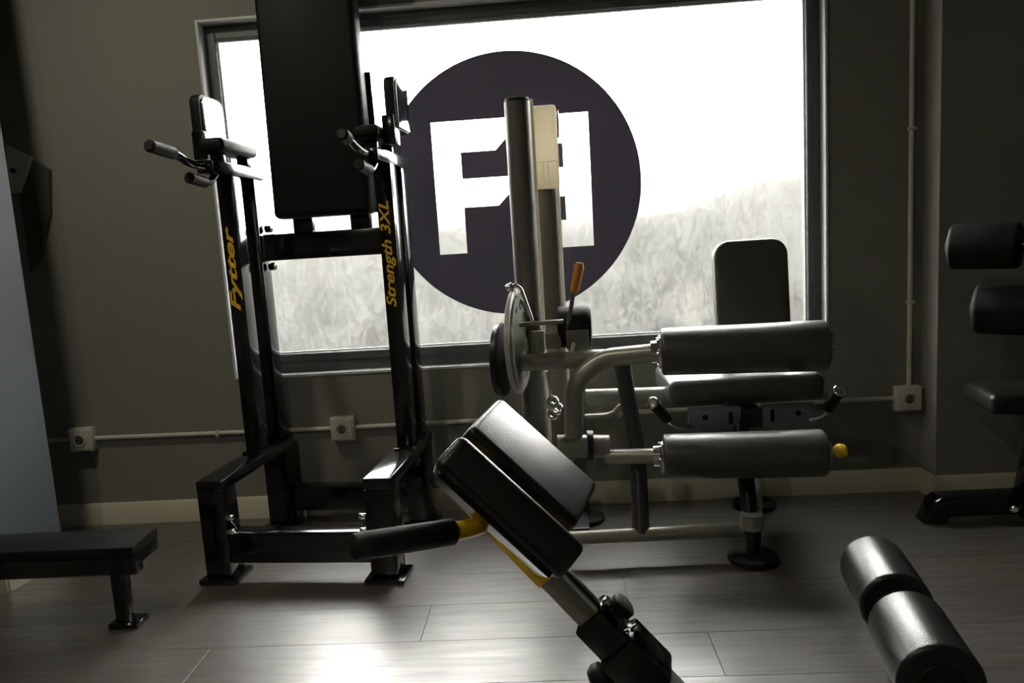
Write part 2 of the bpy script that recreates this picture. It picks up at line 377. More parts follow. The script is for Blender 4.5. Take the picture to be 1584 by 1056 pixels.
pl = bpy.data.lights.new('window_portal', 'AREA'); pl.shape = 'RECTANGLE'; pl.size = gx1-gx0; pl.size_y = gz1-gz0; pl.cycles.is_portal = True
po = bpy.data.objects.new('window_portal', pl); COL.objects.link(po); po.location = ((gx0+gx1)/2, .2, (gz0+gz1)/2); po.rotation_euler = (-math.pi/2, 0, 0)

# outdoors: grassy bank seen through the frosted pane
def bank_z(x, y): return .30 + .32*max(0, y-.5) - .018*max(0, y-.5)**2 + .07*math.sin(x*1.3+y*.7)+.05*math.sin(x*2.9-y) + .12*max(0, x)*min(1, max(0, y-.5)*.3)
def f_bank(bm):
    nx, ny = 36, 24; g = [[bm.verts.new((-6+12*i/nx, .3+5.5*j/ny, bank_z(-6+12*i/nx, .3+5.5*j/ny))) for i in range(nx+1)] for j in range(ny+1)]
    for j in range(ny):
        for i in range(nx): bm.faces.new((g[j][i], g[j][i+1], g[j+1][i+1], g[j+1][i]))
structure('ground_bank', f_bank, 'grass', 'sloping grassy bank outside the frosted window')
bm = bmesh.new()
for k in range(9000):
    x = random.uniform(-4.5, 5); yy = .6+5*random.random()**1.3; z = bank_z(x, yy); h = random.uniform(.06, .2); a = random.uniform(0, 6.28); w = .008+.004*yy/3
    c, s = math.cos(a)*w, math.sin(a)*w; lx, ly_ = random.uniform(-.08, .08), random.uniform(-.08, .08)
    add_geo(bm, [(x-c, yy-s, z-.02), (x+c, yy+s, z-.02), (x+lx, yy+ly_, z+h)], [(0, 1, 2)])
setp(mesh_obj('grass', bm, 'grass'), 'dry pale grass on the bank outside the frosted window', 'grass', None, 'stuff')

# ------------------------------------------------------------------ ceiling downlight above the left half of the room
def lamp(x, y, en, label):
    L = Thing('ceiling_lamp', (x, y, CEIL), label, 'lamp', group='round ceiling lamps')
    L.part('rim', lambda bm: lathe(bm, (x, y, CEIL-.012), (0, 0, 1), [(0, .075), (.003, .10), (.012, .105)]), 'white_plastic')
    L.part('diffuser', lambda bm: lathe(bm, (x, y, CEIL-.016), (0, 0, 1), [(0, .068), (.004, .072)]), 'lamp_glow')
    ll = bpy.data.lights.new('lamp_light', 'AREA'); ll.shape = 'DISK'; ll.size = .14; ll.energy = en; ll.color = (1, .93, .76)
    lo = bpy.data.objects.new('lamp_light', ll); COL.objects.link(lo); lo.location = (0, 0, -.03); lo.parent = L.o
lamp(-1.45, -1.15, 11, 'round ceiling lamp above the black tower')
lamp(-1.2, -3.2, 10, 'round ceiling lamp behind the camera on the left')

# ------------------------------------------------------------------ wall fittings
def outlet(cx, cy, label):
    c = PY(cx, cy, -.03); h = .045
    T = Thing('wall_outlet', (c.x, 0, c.z-h), label, 'outlet', group='square wall outlets')
    X = V((1, 0, 0)); Z = V((0, 0, 1)); N = V((0, -1, 0))
    bd = T.part('housing', lambda bm: rbox(bm, (c.x, -.019, c.z), (h, .019, h), None, .004, 2), 'white_plastic')
    T.part('face_plate', lambda bm: rbox(bm, (c.x, -.041, c.z), (h-.006, .003, h-.006), None, .0025, 2), 'white_plastic')
    def rg(bm): lathe(bm, (c.x, -.0435, c.z), N, [(0, .0235), (.003, .0235), (.003, .0205), (-.004+.0045, .0195), (.0004, .001)], 28)
    T.part('socket_ring', rg, 'white_plastic')
    T.part('socket_well', lambda bm: lathe(bm, (c.x, -.0437, c.z), N, [(0, .0165), (.0012, .0165)], 24), 'socket_dark')
    for s in (-1, 1): T.part('contact', lambda bm, s=s: rbox(bm, (c.x+.0095*s, -.046, c.z), (.003, .0012, .006), None, .0008, 1), 'chrome')
    return c
c1 = outlet(126, 680, 'square cream wall outlet nearest the blue-grey wall face at the left')
c2 = outlet(530, 663, 'square cream wall outlet seen between the legs of the black tower')
c3 = outlet(1405, 616, 'square cream wall outlet under the vertical conduit at the right')
def conduit(a, b, label, clips=()):
    a, b = V(a), V(b)
    T = Thing('cable_conduit', ((a+b)/2).to_tuple()[:2]+(min(a.z, b.z),), label, 'conduit', group='thin cream cable conduits')
    T.part('pipe', lambda bm: tube(bm, [a, b], .0085, 12), 'white_plastic')
    for t in clips:
        p = a.lerp(b, t); d = (b-a).normalized()
        T.part('clip', lambda bm, p=p, d=d: (beam(bm, p-d*.006, p+d*.006, .022, .021, .002), rbox(bm, p+V((0, .004, -.014 if abs(d.z) < .5 else 0))+V((.014 if abs(d.z) > .5 else 0, 0, 0)), (.006, .006, .006), None, .002, 1)), 'white_plastic')
cy = -.013
conduit((WX, cy, c1.z), (c1.x-.046, cy, c1.z), 'short stub of cream conduit left of the leftmost outlet')
conduit((c1.x+.046, cy, c1.z), (c2.x-.046, cy, c2.z), 'cream conduit between the leftmost outlet and the black tower', (.52,))
conduit((c2.x+.046, cy, c2.z), (c3.x-.046, cy, c3.z), 'long cream conduit running behind the leg machine to the right outlet', (.5,))
vx = PY(1409, 300, cy).x
conduit((vx, cy, c3.z+.046), (vx, cy, CEIL), 'vertical cream conduit rising from the right outlet', (.14, .42, .8))
# bracket on the wall by the pillar
br = Thing('wall_bracket', (PY(45, 330, -.05).x, -.0, PY(45, 400, 0).z), 'dark tapered wall bracket with a pale bolted plate beside the blue-grey wall face', 'bracket')
def q3(x, y, Y): return PY(x, y, Y)
def f_body(bm):
    f = [q3(x, y, -.02) for x, y in ((46, 244), (75, 262), (76, 330), (60, 400), (47, 420), (30, 300))]
    n = len(f); vs = [bm.verts.new(p) for p in f] + [bm.verts.new(V((p.x, -.0005, p.z))) for p in f]
    bm.faces.new(vs[:n]); bm.faces.new(vs[n:])
    for i in range(n): bm.faces.new((vs[i], vs[(i+1) % n], vs[n+(i+1) % n], vs[n+i]))
br.part('housing', f_body, 'grey_vinyl')
def f_plate(bm):
    f = [q3(x, y, -.034) for x, y in ((9, 224), (48, 243), (29, 298), (14, 298))]; b = [p+V((0, .014, 0)) for p in f]
    vs = [bm.verts.new(p) for p in f+b]; n = 4; bm.faces.new(vs[:n]); bm.faces.new(vs[n:])
    for i in range(n): bm.faces.new((vs[i], vs[(i+1) % n], vs[n+(i+1) % n], vs[n+i]))
br.part('bolt_plate', f_plate, 'white_plastic')
bp = q3(22, 264, -.034)
br.part('bolt', lambda bm: cyl(bm, bp, bp+V((0, -.012, 0)), .009, .002, 12), 'dark_steel')

# ------------------------------------------------------------------ knee raise tower (black)
K = Thing('knee_raise_tower', (-.79, -.325, 0), 'tall black knee raise tower with back pad in front of the window', 'gym machine', math.radians(-4.5))
def kp(name, fn, m='black_paint', parent=None, label=None): return K.part(name, fn, m, parent, True, label)
PX = .267; ZB = .33
for s in (-1, 1):
    x = PX*s; HE = -.34 if s < 0 else -.265
    p = kp('front_post', lambda bm: rbox(bm, (x, -.225, (ZB-.036)/2+.006), (.0425, .0425, (ZB-.036)/2-.006), None, .004))
    kp('foot_plate', lambda bm: rbox(bm, (x, -.225, .008), (.062, .058, .008), None, .003), 'black_paint', p)
    p = kp('rear_post', lambda bm: rbox(bm, (x-.006, .232, ZB/2-.005), (.044, .040, ZB/2-.014), None, .004))
    kp('foot_plate', lambda bm: rbox(bm, (x-.006, .225, .006), (.062, .045, .006), None, .003), 'black_paint', p)
    kp('side_beam', lambda bm: rbox(bm, (x, .0, ZB-.018), (.0425, .268, .018), None, .004))
    fp = kp('tall_front_post', lambda bm: rbox(bm, (x+.004*s, .075, (ZB+1.275)/2), (.0275, .0325, (1.275-ZB)/2), None, .003))
    kp('tall_rear_post', lambda bm: rbox(bm, (x-.004, .235, (ZB+1.275)/2), (.0275, .033, (1.275-ZB)/2), None, .003))
    kp('weld_plate', lambda bm: rbox(bm, (x+.004*s, .075, ZB+.003), (.036, .046, .003), None, .001))
    # arm level
    kp('arm_beam', lambda bm: rbox(bm, (x, .10, 1.293), (.029, .175, .02), None, .004))
    for yy in (-.005, .17): kp('pad_bracket', lambda bm: rbox(bm, (x-.01*s, yy, 1.327), (.02, .014, .018), None, .002))
    kp('arm_pad', lambda bm: rbox(bm, (x-.012*s, .07, 1.363), (.042, .125, .022), None, .016, 4), 'black_vinyl')
    g = kp('elbow_guard', lambda bm: prism(bm, rrect(.15, .165, .03, 5, .008), (x+.058*s-.02, .085, 1.455), (0, 1, 0), (0, 0, 1), (1, 0, 0), .034, .006), 'black_vinyl')
    kp('guard_plate', lambda bm: prism(bm, rrect(.135, .15, .03, 6, .006), (x+.058*s+.0145, .09, 1.455), (0, 1, 0), (0, 0, 1), (1, 0, 0), .004, .001), 'polished_plate', g, 'polished backing plate of the elbow guard')
    kp('guard_bracket', lambda bm: rbox(bm, (x+.05*s, .02, 1.37), (.02, .03, .045), None, .003))
    # handles towards the camera
    h = kp('handle', lambda bm: tube(bm, fillet([(x, -.06, 1.293), (x, -.16, 1.293), (x-.01, -.215, 1.318), (x-.012, HE+.012, 1.327)], .03), .0125, 12))
    kp('grip', lambda bm: tube(bm, [(x-.0115, -.22, 1.319), (x-.012, -.225, 1.3195), (x-.0125, HE+.005, 1.3275), (x-.0125, HE, 1.3278)], [.013, .0185, .0185, .014], 16), 'rubber', h)
    kp('end_cap', lambda bm: tube(bm, [(x-.0125, HE-.0005, 1.3278), (x-.0125, HE-.005, 1.328)], .0125, 12), 'chrome', h)
    h = kp('lower_handle', lambda bm: tube(bm, fillet([(x, -.0, 1.283), (x, -.05, 1.248), (x, -.08, 1.243), (x-.004, -.13, 1.248)], .025), .0115, 12))
    kp('grip', lambda bm: tube(bm, [(x, -.08, 1.243), (x, -.085, 1.2435), (x-.004, -.165, 1.252), (x-.004, -.169, 1.2524)], [.013, .0175, .0175, .013], 16), 'rubber', h)
    # gussets and bolts of the lower cross bars
    kp('gusset', lambda bm: prism(bm, [(0, 0), (.035, 0), (0, .05)], ((PX-.0425)*s, -.25, .155), (-s, 0, 0), (0, 0, 1), (0, 1, 0), .006, .001))
    for zz in (.20, .155): kp('bolt', lambda bm: cyl(bm, ((PX-.043)*s, -.262, zz+.012), ((PX-.066)*s, -.262, zz+.012), .009, .002, 10), 'chrome')
    kp('gusset', lambda bm: prism(bm, [(0, 0), (.045, 0), (0, .06)], ((PX-.05)*s, .215, .145), (-s, 0, 0), (0, 0, 1), (0, 1, 0), .006, .001))
    for zz in (.965, 1.10): kp('bolt', lambda bm: cyl(bm, ((PX-.03)*s, .24, zz), ((PX-.055)*s, .24, zz), .014, .003, 8))
kp('front_crossbar', lambda bm: rbox(bm, (0, -.232, .113), (PX-.043, .03, .05), None, .004))
kp('rear_crossbar', lambda bm: rbox(bm, (0, .24, .10), (PX-.05, .03, .045), None, .004))
kp('upper_crossbar', lambda bm: rbox(bm, (0, .238, 1.032), (PX-.03, .028, .047), None, .004))
def f_pad(bm):
    H2 = .455
    rbox(bm, (.022, .168, 1.125+H2), (.176, .04, H2), None, .022, 5, taper=lambda p: V((p.x*(1-.035*(p.z/H2+1)/2*1.5), p.y, p.z)))
pd = kp('back_pad', f_pad, 'black_vinyl')
for sx in (-.105, .105):
    kp('pad_mount', lambda bm: rbox(bm, (.022+sx, .222, 1.105), (.036, .012, .03), None, .003))
    kp('pad_support', lambda bm: rbox(bm, (.022+sx, .222, 1.55), (.03, .014, .42), None, .003))
kp('pad_board', lambda bm: rbox(bm, (.185, .218, 1.365), (.022, .008, .235), None, .004))
# lettering on the posts (reads upward)
rot = Matrix.Rotation(math.radians(-4.5), 3, 'Z')
def kw(x, y, z): return V((-.79, -.325, 0)) + rot @ V((x, y, z))
nx_ = rot @ V((-1, 0, 0))
text_part(K, 'lettering', 'Fytter', 'yellow_print', kw(-PX-.004+.021, .0425, .825), V((0, 0, 1)), nx_, .285, .043, label='yellow maker lettering', bold=.03)
text_part(K, 'lettering', 'Strength 3XL', 'yellow_print', kw(PX+.004+.021, .0425, .812), V((0, 0, 1)), nx_, .345, .043, label='yellow model lettering', bold=.02)

# ------------------------------------------------------------------ leg extension machine (silver)
G = Thing('leg_extension_machine', (.35, -.35, 0), 'silver seated leg machine with grey rollers and weight tower under the window', 'gym machine')
def gp(name, fn, m='silver_paint', parent=None, label=None): return G.part(name, fn, m, parent, False, label)
FF = V((.57, -.547, 0)); RF = V((.695, -.10, 0)); TF = V((.075, -.165, 0))
bt0, bt1 = PZ(872, 833, .085), PZ(1158, 818, .085)
gp('base_tube', lambda bm: tube(bm, [bt0, bt1], .022, 16))
gp('keel_tube', lambda bm: tube(bm, [FF+V((.008, .03, .10)), RF+V((0, -.02, .10))], .026, 16))
gp('side_tube', lambda bm: tube(bm, fillet([bt0+V((.02, 0, 0)), bt0+V((-.06, .04, 0)), TF+V((-.04, -.02, .085)), TF+V((0, .0, .085))], .05), .022, 14))
for p in (FF, RF, TF):
    lg = gp('leg', lambda bm: tube(bm, [p+V((0, 0, .018)), p+V((0, 0, .06)), p+V((0, .004, .115))], [.021, .024, .027], 18), 'dark_steel')
    gp('foot_disc', lambda bm: lathe(bm, p, (0, 0, 1), [(0, .072), (.006, .076), (.016, .074), (.02, .066), (.024, .03), (.026, .01)], 36), 'rubber', lg)
gp('clamp_collar', lambda bm: tube(bm, [FF+V((0, .006, .10)), FF+V((0, .006, .145))], .034, 20))
sp0 = FF+V((.0, .012, .10)); sp1 = PY(1165, 655, -.45)
gp('seat_post', lambda bm: tube(bm, [sp0, V((sp0.x+.02, sp0.y+.20, .39))], .026, 18), 'dark_steel')
# seat carriage
sy = -.36
cxa, cxb = PY(1062, 640, sy).x, PY(1262, 640, sy).x; cz0, cz1 = PY(1160, 661, sy).z, PY(1160, 626, sy).z
cm = (cxa+cxb)/2
for s in (-1, 1):
    q = gp('seat_bracket', lambda bm: rbox(bm, (cm+s*(cxb-cxa)*.285, sy, (cz0+cz1)/2), ((cxb-cxa)*.205, .006, (cz1-cz0)/2), None, .003), 'plate_blue')
    gp('slot', lambda bm: rbox(bm, (cm+s*(cxb-cxa)*.16, sy-.0065, (cz0+cz1)/2), (.006, .002, .02), None, .001), 'rubber', q)
    gp('bolt', lambda bm: cyl(bm, (cm+s*(cxb-cxa)*.36, sy-.004, (cz0+cz1)/2+.005), (cm+s*(cxb-cxa)*.36, sy-.012, (cz0+cz1)/2+.005), .009, .002, 12), 'rubber', q)
gp('seat_rail', lambda bm: rbox(bm, (cm, -.22, (cz0+cz1)/2), (.028, .17, .03), None, .004), 'dark_steel')
s0, s1 = PY(1036, 610, -.40), PY(1278, 598, -.40)
gp('seat', lambda bm: rbox(bm, ((s0.x+s1.x)/2, -.235, (s0.z+s1.z)/2), ((s1.x-s0.x)/2, .165, .042), None, .024, 5), 'grey_vinyl')
gp('seat_cross_tube', lambda bm: tube(bm, [PY(906, 614, -.30), PY(1060, 609, -.30)], .026, 16))
gp('linkage_bar', lambda bm: tube(bm, fillet([PY(905, 645, -.28), PY(946, 643, -.28), PY(962, 625, -.28), PY(1000, 620, -.28)], .03), .010, 12))
# grab handles
for (e0, e1, e2, e3) in (((1010, 623), (1032, 648), (1042, 656), (1066, 660)), ((1298, 605), (1280, 632), (1272, 641), (1254, 646))):
    a, b, c, d = PY(*e0, -.50), PY(*e1, -.43), PY(*e2, -.41), PY(*e3, -.37)
    h = gp('grab_handle', lambda bm: tube(bm, fillet([a, b, c, d], .02), .011, 12), 'chrome')
    gp('grip', lambda bm: tube(bm, [a, a.lerp(b, .03), a.lerp(b, .95), b], [.014, .0175, .0175, .014], 18), 'rubber', h)
    dd = (a-b).normalized()
    gp('end_ring', lambda bm: lathe(bm, a, dd, [(0, .0185), (.005, .0185), (.007, .016), (.006, .011), (.002, .009)], 22), 'chrome', h)
# backrest
b0, b1, btop = PY(1101, 480, -.12), PY(1213, 480, -.12), PY(1157, 372, -.12)
bw = b1.x-b0.x; bh = .36
tl_ = math.radians(6); bu = V((0, math.sin(tl_), math.cos(tl_))); bn = V((0, -math.cos(tl_), math.sin(tl_)))
gp('backrest', lambda bm: prism(bm, rrect(bw, bh, .055, 8, .03), V(((b0.x+b1.x)/2, -.115, btop.z))-bu*bh/2, (1, 0, 0), bu, bn, .055, .014, 4), 'grey_vinyl')
gp('backrest_post', lambda bm: beam(bm, V((cm, -.085, .36)), V((cm, -.07, .85)), .05, .03, .005, V((0, 1, 0))), 'dark_steel')
# rollers
def mk_roller(pa, pb, ra, rb_, nm):
    d = (pb-pa).normalized()
    r = gp(nm, lambda bm: roller(bm, pa, pb, ra, rb_, .012), 'grey_vinyl')
    for p, q, rr in ((pa, -d, ra), (pb, d, rb_)):
        gp('end_cap', lambda bm: lathe(bm, p+q*.0005, q, [(0, rr*.72), (.005, rr*.70), (.007, rr*.45), (.016, rr*.34), (.018, rr*.2)], 24), 'chrome', r)
        for k in range(6):
            sd = axes_from(q); o_ = (sd[1]*math.cos(k*1.047)+sd[2]*math.sin(k*1.047))*rr*.58
            gp('screw', lambda bm: cyl(bm, p+q*.004+o_, p+q*.012+o_, .006, .0015, 8), 'chrome', r)
    gp('axle', lambda bm: tube(bm, [pa-d*.03, pb+d*.022], .014, 14), 'chrome', r)
    return r
ua, ub = PY(1022, 544, -.53), PY(1279, 534, -.585)
mk_roller(ua, ub, .070, .073, 'thigh_roller')
la, lb = PY(1026, 706, -.53), PY(1277, 700, -.585)
mk_roller(la, lb, .068, .069, 'ankle_roller')
kn = PY(1300, 697, -.59)
gp('knob', lambda bm: lathe(bm, kn-V((.02, 0, 0)), (1, 0, 0), [(0, .006), (.003, .014), (.010, .0195), (.02, .0215), (.03, .0195), (.037, .012), (.04, .003)], 22), 'yellow_paint', None, 'yellow round knob at the roller end')
# lever arm
AY = -.44
gp('pivot_tube', lambda bm: tube(bm, [PY(792, 562, AY), PY(800, 562, AY), PY(935, 553, AY)], .0265, 18))
gp('arm_elbow', lambda bm: tube(bm, fillet([PY(887, 676, AY-.02), PY(889, 590, AY-.02), PY(930, 554, AY-.02), PY(1014, 546, -.528)], .05, 8), .029, 18))
gp('arm_collar', lambda bm: tube(bm, [PY(1008, 546, -.526), PY(1021, 545, -.53)], .036, 20), 'chrome')
gp('roller_mount', lambda bm: tube(bm, [PY(862, 690, AY-.02), PY(942, 690, AY-.02)], .036, 20))
gp('mount_ring', lambda bm: tube(bm, [PY(908, 690, AY-.02), PY(917, 690, AY-.02)], .05, 24), 'dark_steel')
gp('roller_arm', lambda bm: tube(bm, [PY(938, 706, AY-.03), PY(1022, 705, -.53)], .023, 16))
gp('arm_collar', lambda bm: tube(bm, [PY(1012, 705, -.525), PY(1023, 705, -.53)], .032, 20), 'chrome')
gp('frame_strut', lambda bm: tube(bm, fillet([PY(962, 556, -.40), PY(968, 600, -.40), PY(986, 690, -.41), PZ(992, 826, .085)], .09, 8), [.034]*1+[.030]*9+[.027]*9+[.024], 16) if False else tube(bm, fillet([PY(962, 556, -.40), PY(968, 600, -.40), PY(986, 690, -.41), PZ(992, 826, .085)], .09, 8), .0265, 16), 'shaded_silver')
# cam, plate and adjuster
ya = math.radians(-9); cxv = V((math.cos(ya), math.sin(ya), 0))
cc = PY(801, 527, AY)
cp = gp('cam_plate', lambda bm: lathe(bm, cc-cxv*.008, cxv, [(0, .160), (.002, .163), (.014, .163), (.016, .160)], 48), 'cam_plate')
gp('cam_rim', lambda bm: lathe(bm, cc+cxv*.0085, cxv, [(0, .150), (.006, .150), (.006, .128), (.0, .128)], 48), 'silver_paint', cp)
for k in range(5):
    a = 1.2+k*.62; o_ = (V((0, 0, 1))*math.sin(a)+cxv.cross(V((0, 0, 1)))*math.cos(a))*.11
    gp('cam_hole', lambda bm: lathe(bm, cc+cxv*.0085+o_, cxv, [(0, .013), (.0015, .013)], 16), 'rubber', cp)
wc = PY(777, 556, AY)
wp = gp('counterweight', lambda bm: lathe(bm, wc-cxv*.02, cxv, [(0, .09), (.006, .112), (.022, .116), (.03, .112), (.034, .09), (.036, .04)], 40), 'dark_steel')
gp('hub', lambda bm: cyl(bm, wc+cxv*.016, wc+cxv*.055, .034, .004, 24), 'silver_paint', wp)
gp('pivot_bar', lambda bm: beam(bm, PY(800, 502, AY+.01), PY(872, 497, AY+.01), .02, .014, .003))
gp('pivot_bracket', lambda bm: rbox(bm, PY(832, 528, AY+.03), (.02, .012, .034), None, .003))
gp('stop_block', lambda bm: rbox(bm, PY(856, 526, AY+.04), (.024, .02, .026), None, .004))
gp('crank_rod', lambda bm: tube(bm, fillet([PY(788, 444, AY-.02), PY(797, 440, AY-.02), PY(806, 446, AY-.02), PY(824, 497, AY-.02)], .02), .0055, 10), 'chrome')
gp('rod_nut', lambda bm: cyl(bm, PY(783, 446, AY-.02), PY(794, 441, AY-.02), .011, .002, 12), 'chrome')
dc0, dc1 = PY(862, 506, -.36), PY(914, 504, -.36)
dr = gp('adjuster_drum', lambda bm: cyl(bm, dc0, dc1, .066, .010, 30), 'rubber')
gp('drum_plate', lambda bm: rbox(bm, PY(893, 525, -.43), (.034, .006, .03), None, .003), 'column_paint', dr)
lv = gp('lever', lambda bm: tube(bm, [PY(877, 510, -.42), PY(881, 490, -.42), PY(889, 440, -.42)], .007, 10), 'column_paint')
gp('lever_grip', lambda bm: tube(bm, [PY(887.5, 452, -.42), PY(889, 446, -.42), PY(896, 412, -.42), PY(897, 406, -.42)], [.010, .0145, .0155, .010], 16), 'orange_plastic', lv, 'orange grip')
gp('lever_foot', lambda bm: beam(bm, PY(881, 556, -.44), PY(888, 530, -.44), .016, .012, .003), 'cream_cover')
for (x, y, r) in ((855, 622, .016), (862, 632, .015), (856, 640, .014), (852, 628, .009)):
    p = PY(x, y, -.40); gp('shackle', lambda bm: tube(bm, [p+V((math.cos(t)*r, .3*math.sin(t)*r, math.sin(t)*r)) for t in [6.2832*k/14 for k in range(15)]], .005, 8, False), 'chrome')
gp('cable', lambda bm: tube(bm, [PY(846, 575, -.39), PY(853, 616, -.39)], .004, 8), 'chrome')
# weight tower
c0, c1_ = PY(779, 170, -.33), PY(820, 170, -.33); tx, tw = (c0.x+c1_.x)/2, (c1_.x-c0.x); ctop = PY(798, 147, -.33).z
col = gp('front_column', lambda bm: prism(bm, rrect(tw, .13, .036, 8), (tx, -.265, .03), (1, 0, 0), (0, 1, 0), (0, 0, 1), ctop-.045, 0), 'column_paint')
gp('column_cap', lambda bm: prism(bm, rrect(tw*.96, .125, .036, 8), (tx, -.265, ctop-.016), (1, 0, 0), (0, 1, 0), (0, 0, 1), .014, .006), 'rubber', col)
gp('side_trim', lambda bm: rbox(bm, (tx+tw/2+.004, -.235, ctop/2+.01), (.005, .05, ctop/2-.015), None, .003), 'cream_cover', col)
r0, r1 = PY(830, 400, -.12), PY(868, 400, -.12); rx_, rw = (r0.x+r1.x)/2, (r1.x-r0.x)
rc = gp('rear_column', lambda bm: prism(bm, rrect(rw, .11, .025, 6), (rx_, -.09, .03), (1, 0, 0), (0, 1, 0), (0, 0, 1), 1.17, 0), 'column_paint')
gp('side_trim', lambda bm: rbox(bm, (rx_+rw/2+.0035, -.085, .68), (.0045, .035, .56), None, .003), 'cream_cover', rc)
sx0, sx1 = PY(823, 220, -.2).x, PY(863, 220, -.2).x; sz0, sz1 = PY(842, 291, -.2).z, PY(842, 163, -.2).z
def f_shroud(bm):
    w, h = sx1-sx0, sz1-sz0
    poly = [(-.095, 0), (.09, 0), (.09, h*.62), (.05, h*.9), (.0, h), (-.06, h*1.02), (-.095, h*.98)]
    prism(bm, poly, ((sx0), -.115, sz0), (0, 1, 0), (0, 0, 1), (1, 0, 0), w, .012, 3)
sh = gp('shroud', f_shroud, 'cream_cover', None, 'cream plastic shroud at the top of the tower')
gp('shroud_seam', lambda bm: rbox(bm, ((sx0+sx1)/2, -.2105, sz0+.085), ((sx1-sx0)*.46, .0012, .0012), None, .0004, 1), 'cream_cover', sh)
for dx in (-.01, .006): gp('shroud_rib', lambda bm: rbox(bm, ((sx0+sx1)/2+dx, -.2105, sz0+.045), (.0012, .0012, .034), None, .0004, 1), 'cream_cover', sh)
gp('pulley_rim', lambda bm: tube(bm, fillet([V((sx1-.004, -.16, sz1-.005)), V((sx1-.002, -.09, sz1-.01)), V((sx1-.002, -.03, sz1-.08))], .05), .012, 12), 'dark_steel', sh)
gp('tower_base', lambda bm: rbox(bm, (-.02, -.19, .022), (.11, .16, .022), None, .006), 'dark_steel')

# ------------------------------------------------------------------ hyperextension bench in the foreground
HY = math.radians(10); HW = V((math.sin(HY), math.cos(HY), 0)); HA = V((math.cos(HY), -math.sin(HY), 0)); HZ = V((0, 0, 1))
HC = (ray(1388, 950)*1.25).dot(HW)
def PH(x, y, off=0.0):
    d = ray(x, y); return CAM + d*((HC+off)/d.dot(HW))
def H3(s, z, off=0.0): return CAM + HA*s + HW*(HC+off) + HZ*(z-CAM.z)
axle = PH(1395, 952, 0)
base = PH(985, 1015, 0); base = V((base.x, base.y, 0))
B = Thing('hyperextension_bench', base, 'black and yellow back extension bench with twin thigh pads in the foreground', 'gym bench')
def hp(name, fn, m, parent=None, label=None): return B.part(name, fn, m, parent, False, label)
PO = .185
tlp, trp, brp, blp = PH(674, 722, -PO), PH(714, 674, -PO), PH(906, 852, -PO), PH(865, 893, -PO)
ld = ((brp-trp)+(blp-tlp)).normalized(); th_ = ((trp-tlp)+(brp-blp))/2; nd = th_.normalized(); nd = (nd-ld*nd.dot(ld)).normalized()
plen = ((brp-trp).length+(blp-tlp).length)/2; pth = th_.length
pcn = (tlp+trp+brp+blp)/4
f1, f2 = math.radians(31), math.radians(11)             # the pads lean towards each other like a shallow V
n1, w1 = nd*math.cos(f1)+HW*math.sin(f1), HW*math.cos(f1)-nd*math.sin(f1)
n2, w2 = nd*math.cos(f2)-HW*math.sin(f2), HW*math.cos(f2)+nd*math.sin(f2)
fm = (PH(736, 660, .045)+PH(884, 812, .045))/2; pt2 = .066
for c, nn, ww, cwid in (((tlp+blp)/2+n1*pt2/2+w1*.074, n1, w1, .074), (fm+w2*.086-n2*pt2/2, n2, w2, .086)):
    p = hp('thigh_pad', lambda bm: rbox(bm, c, (plen/2+.006, cwid, pt2/2+.002), (ld, ww, nn), .015, 5), 'gloss_vinyl')
    hp('seam', lambda bm: tube(bm, [c+ld*(plen/2*a_*.93)-ww*cwid*.995-nn*(pt2*.36) for a_ in (-1, 1)], .0022, 6), 'black_vinyl', p)
    hp('pad_board', lambda bm: rbox(bm, c-nn*(pt2/2+.004), (plen/2*.92, cwid*.9, .006), (ld, ww, nn), .002, 1), 'black_paint', p)
# yellow carriage under the pads
y0, y1 = PH(688, 730, -.02), PH(846, 893, -.02)
tdir = (y1-y0).normalized()
tn = (nd-tdir*nd.dot(tdir)).normalized(); ts = tdir.cross(tn).normalized()
def tbeam(bm, p0, p1, w, h, bev=.004): rbox(bm, (p0+p1)/2, ((p1-p0).length/2, w/2, h/2), (tdir, ts, tn), bev, 2)
cy_ = hp('carriage', lambda bm: tbeam(bm, y0+tn*.012, y1+tn*.012, .06, .05), 'yellow_paint')
hp('cross_plate', lambda bm: rbox(bm, pcn+HW*PO-nd*(pth/2+.045), (plen*.22, .06, .004), (ld, HW, nd), .002, 1), 'black_paint')
for t in (.62, .88): hp('bolt', lambda bm: cyl(bm, y0.lerp(y1, t)+tn*.012-HW*.03, y0.lerp(y1, t)+tn*.012-HW*.037, .008, .002, 10), 'dark_steel', cy_)
i1 = PH(1040, 1062, -.01); i0 = y1+tn*.012
tube_end = i0 + tdir*.34
hp('inner_tube', lambda bm: tbeam(bm, y1+tn*.012-tdir*.05, y1+tn*.012+tdir*.16, .05, .045, .004), 'silver_paint')
hp('tube_edge', lambda bm: tbeam(bm, y1+tn*.037-tdir*.0, y1+tn*.037+tdir*.10, .012, .006, .001), 'dark_steel')
k0 = y1+tn*.012+tdir*.098
sl = hp('clamp_sleeve', lambda bm: (tbeam(bm, k0, k0+tdir*.075, .075, .066, .006), tbeam(bm, k0+tdir*.07, k0+tdir*.17, .09, .085, .008)), 'black_paint')
hp('clamp_knob', lambda bm: lathe(bm, k0+tdir*.028+tn*.033, tn, [(0, .007), (.012, .007), (.013, .02), (.017, .024), (.028, .024), (.032, .018)], 20), 'rubber', sl)
hp('pin', lambda bm: cyl(bm, k0+tdir*.006+tn*.033, k0+tdir*.006+tn*.046, .010, .002, 12), 'chrome', sl)
hp('bolt', lambda bm: cyl(bm, k0+tdir*.075+tn*.035, k0+tdir*.075+tn*.05, .009, .002, 10), 'chrome', sl)
hp('side_knob', lambda bm: lathe(bm, k0+tdir*.10-tn*.05-HW*.02, -tn-HW*.2, [(0, .03), (.012, .034), (.024, .03), (.03, .02)], 20), 'rubber', sl)
o1 = k0+tdir*.14; zf = .06
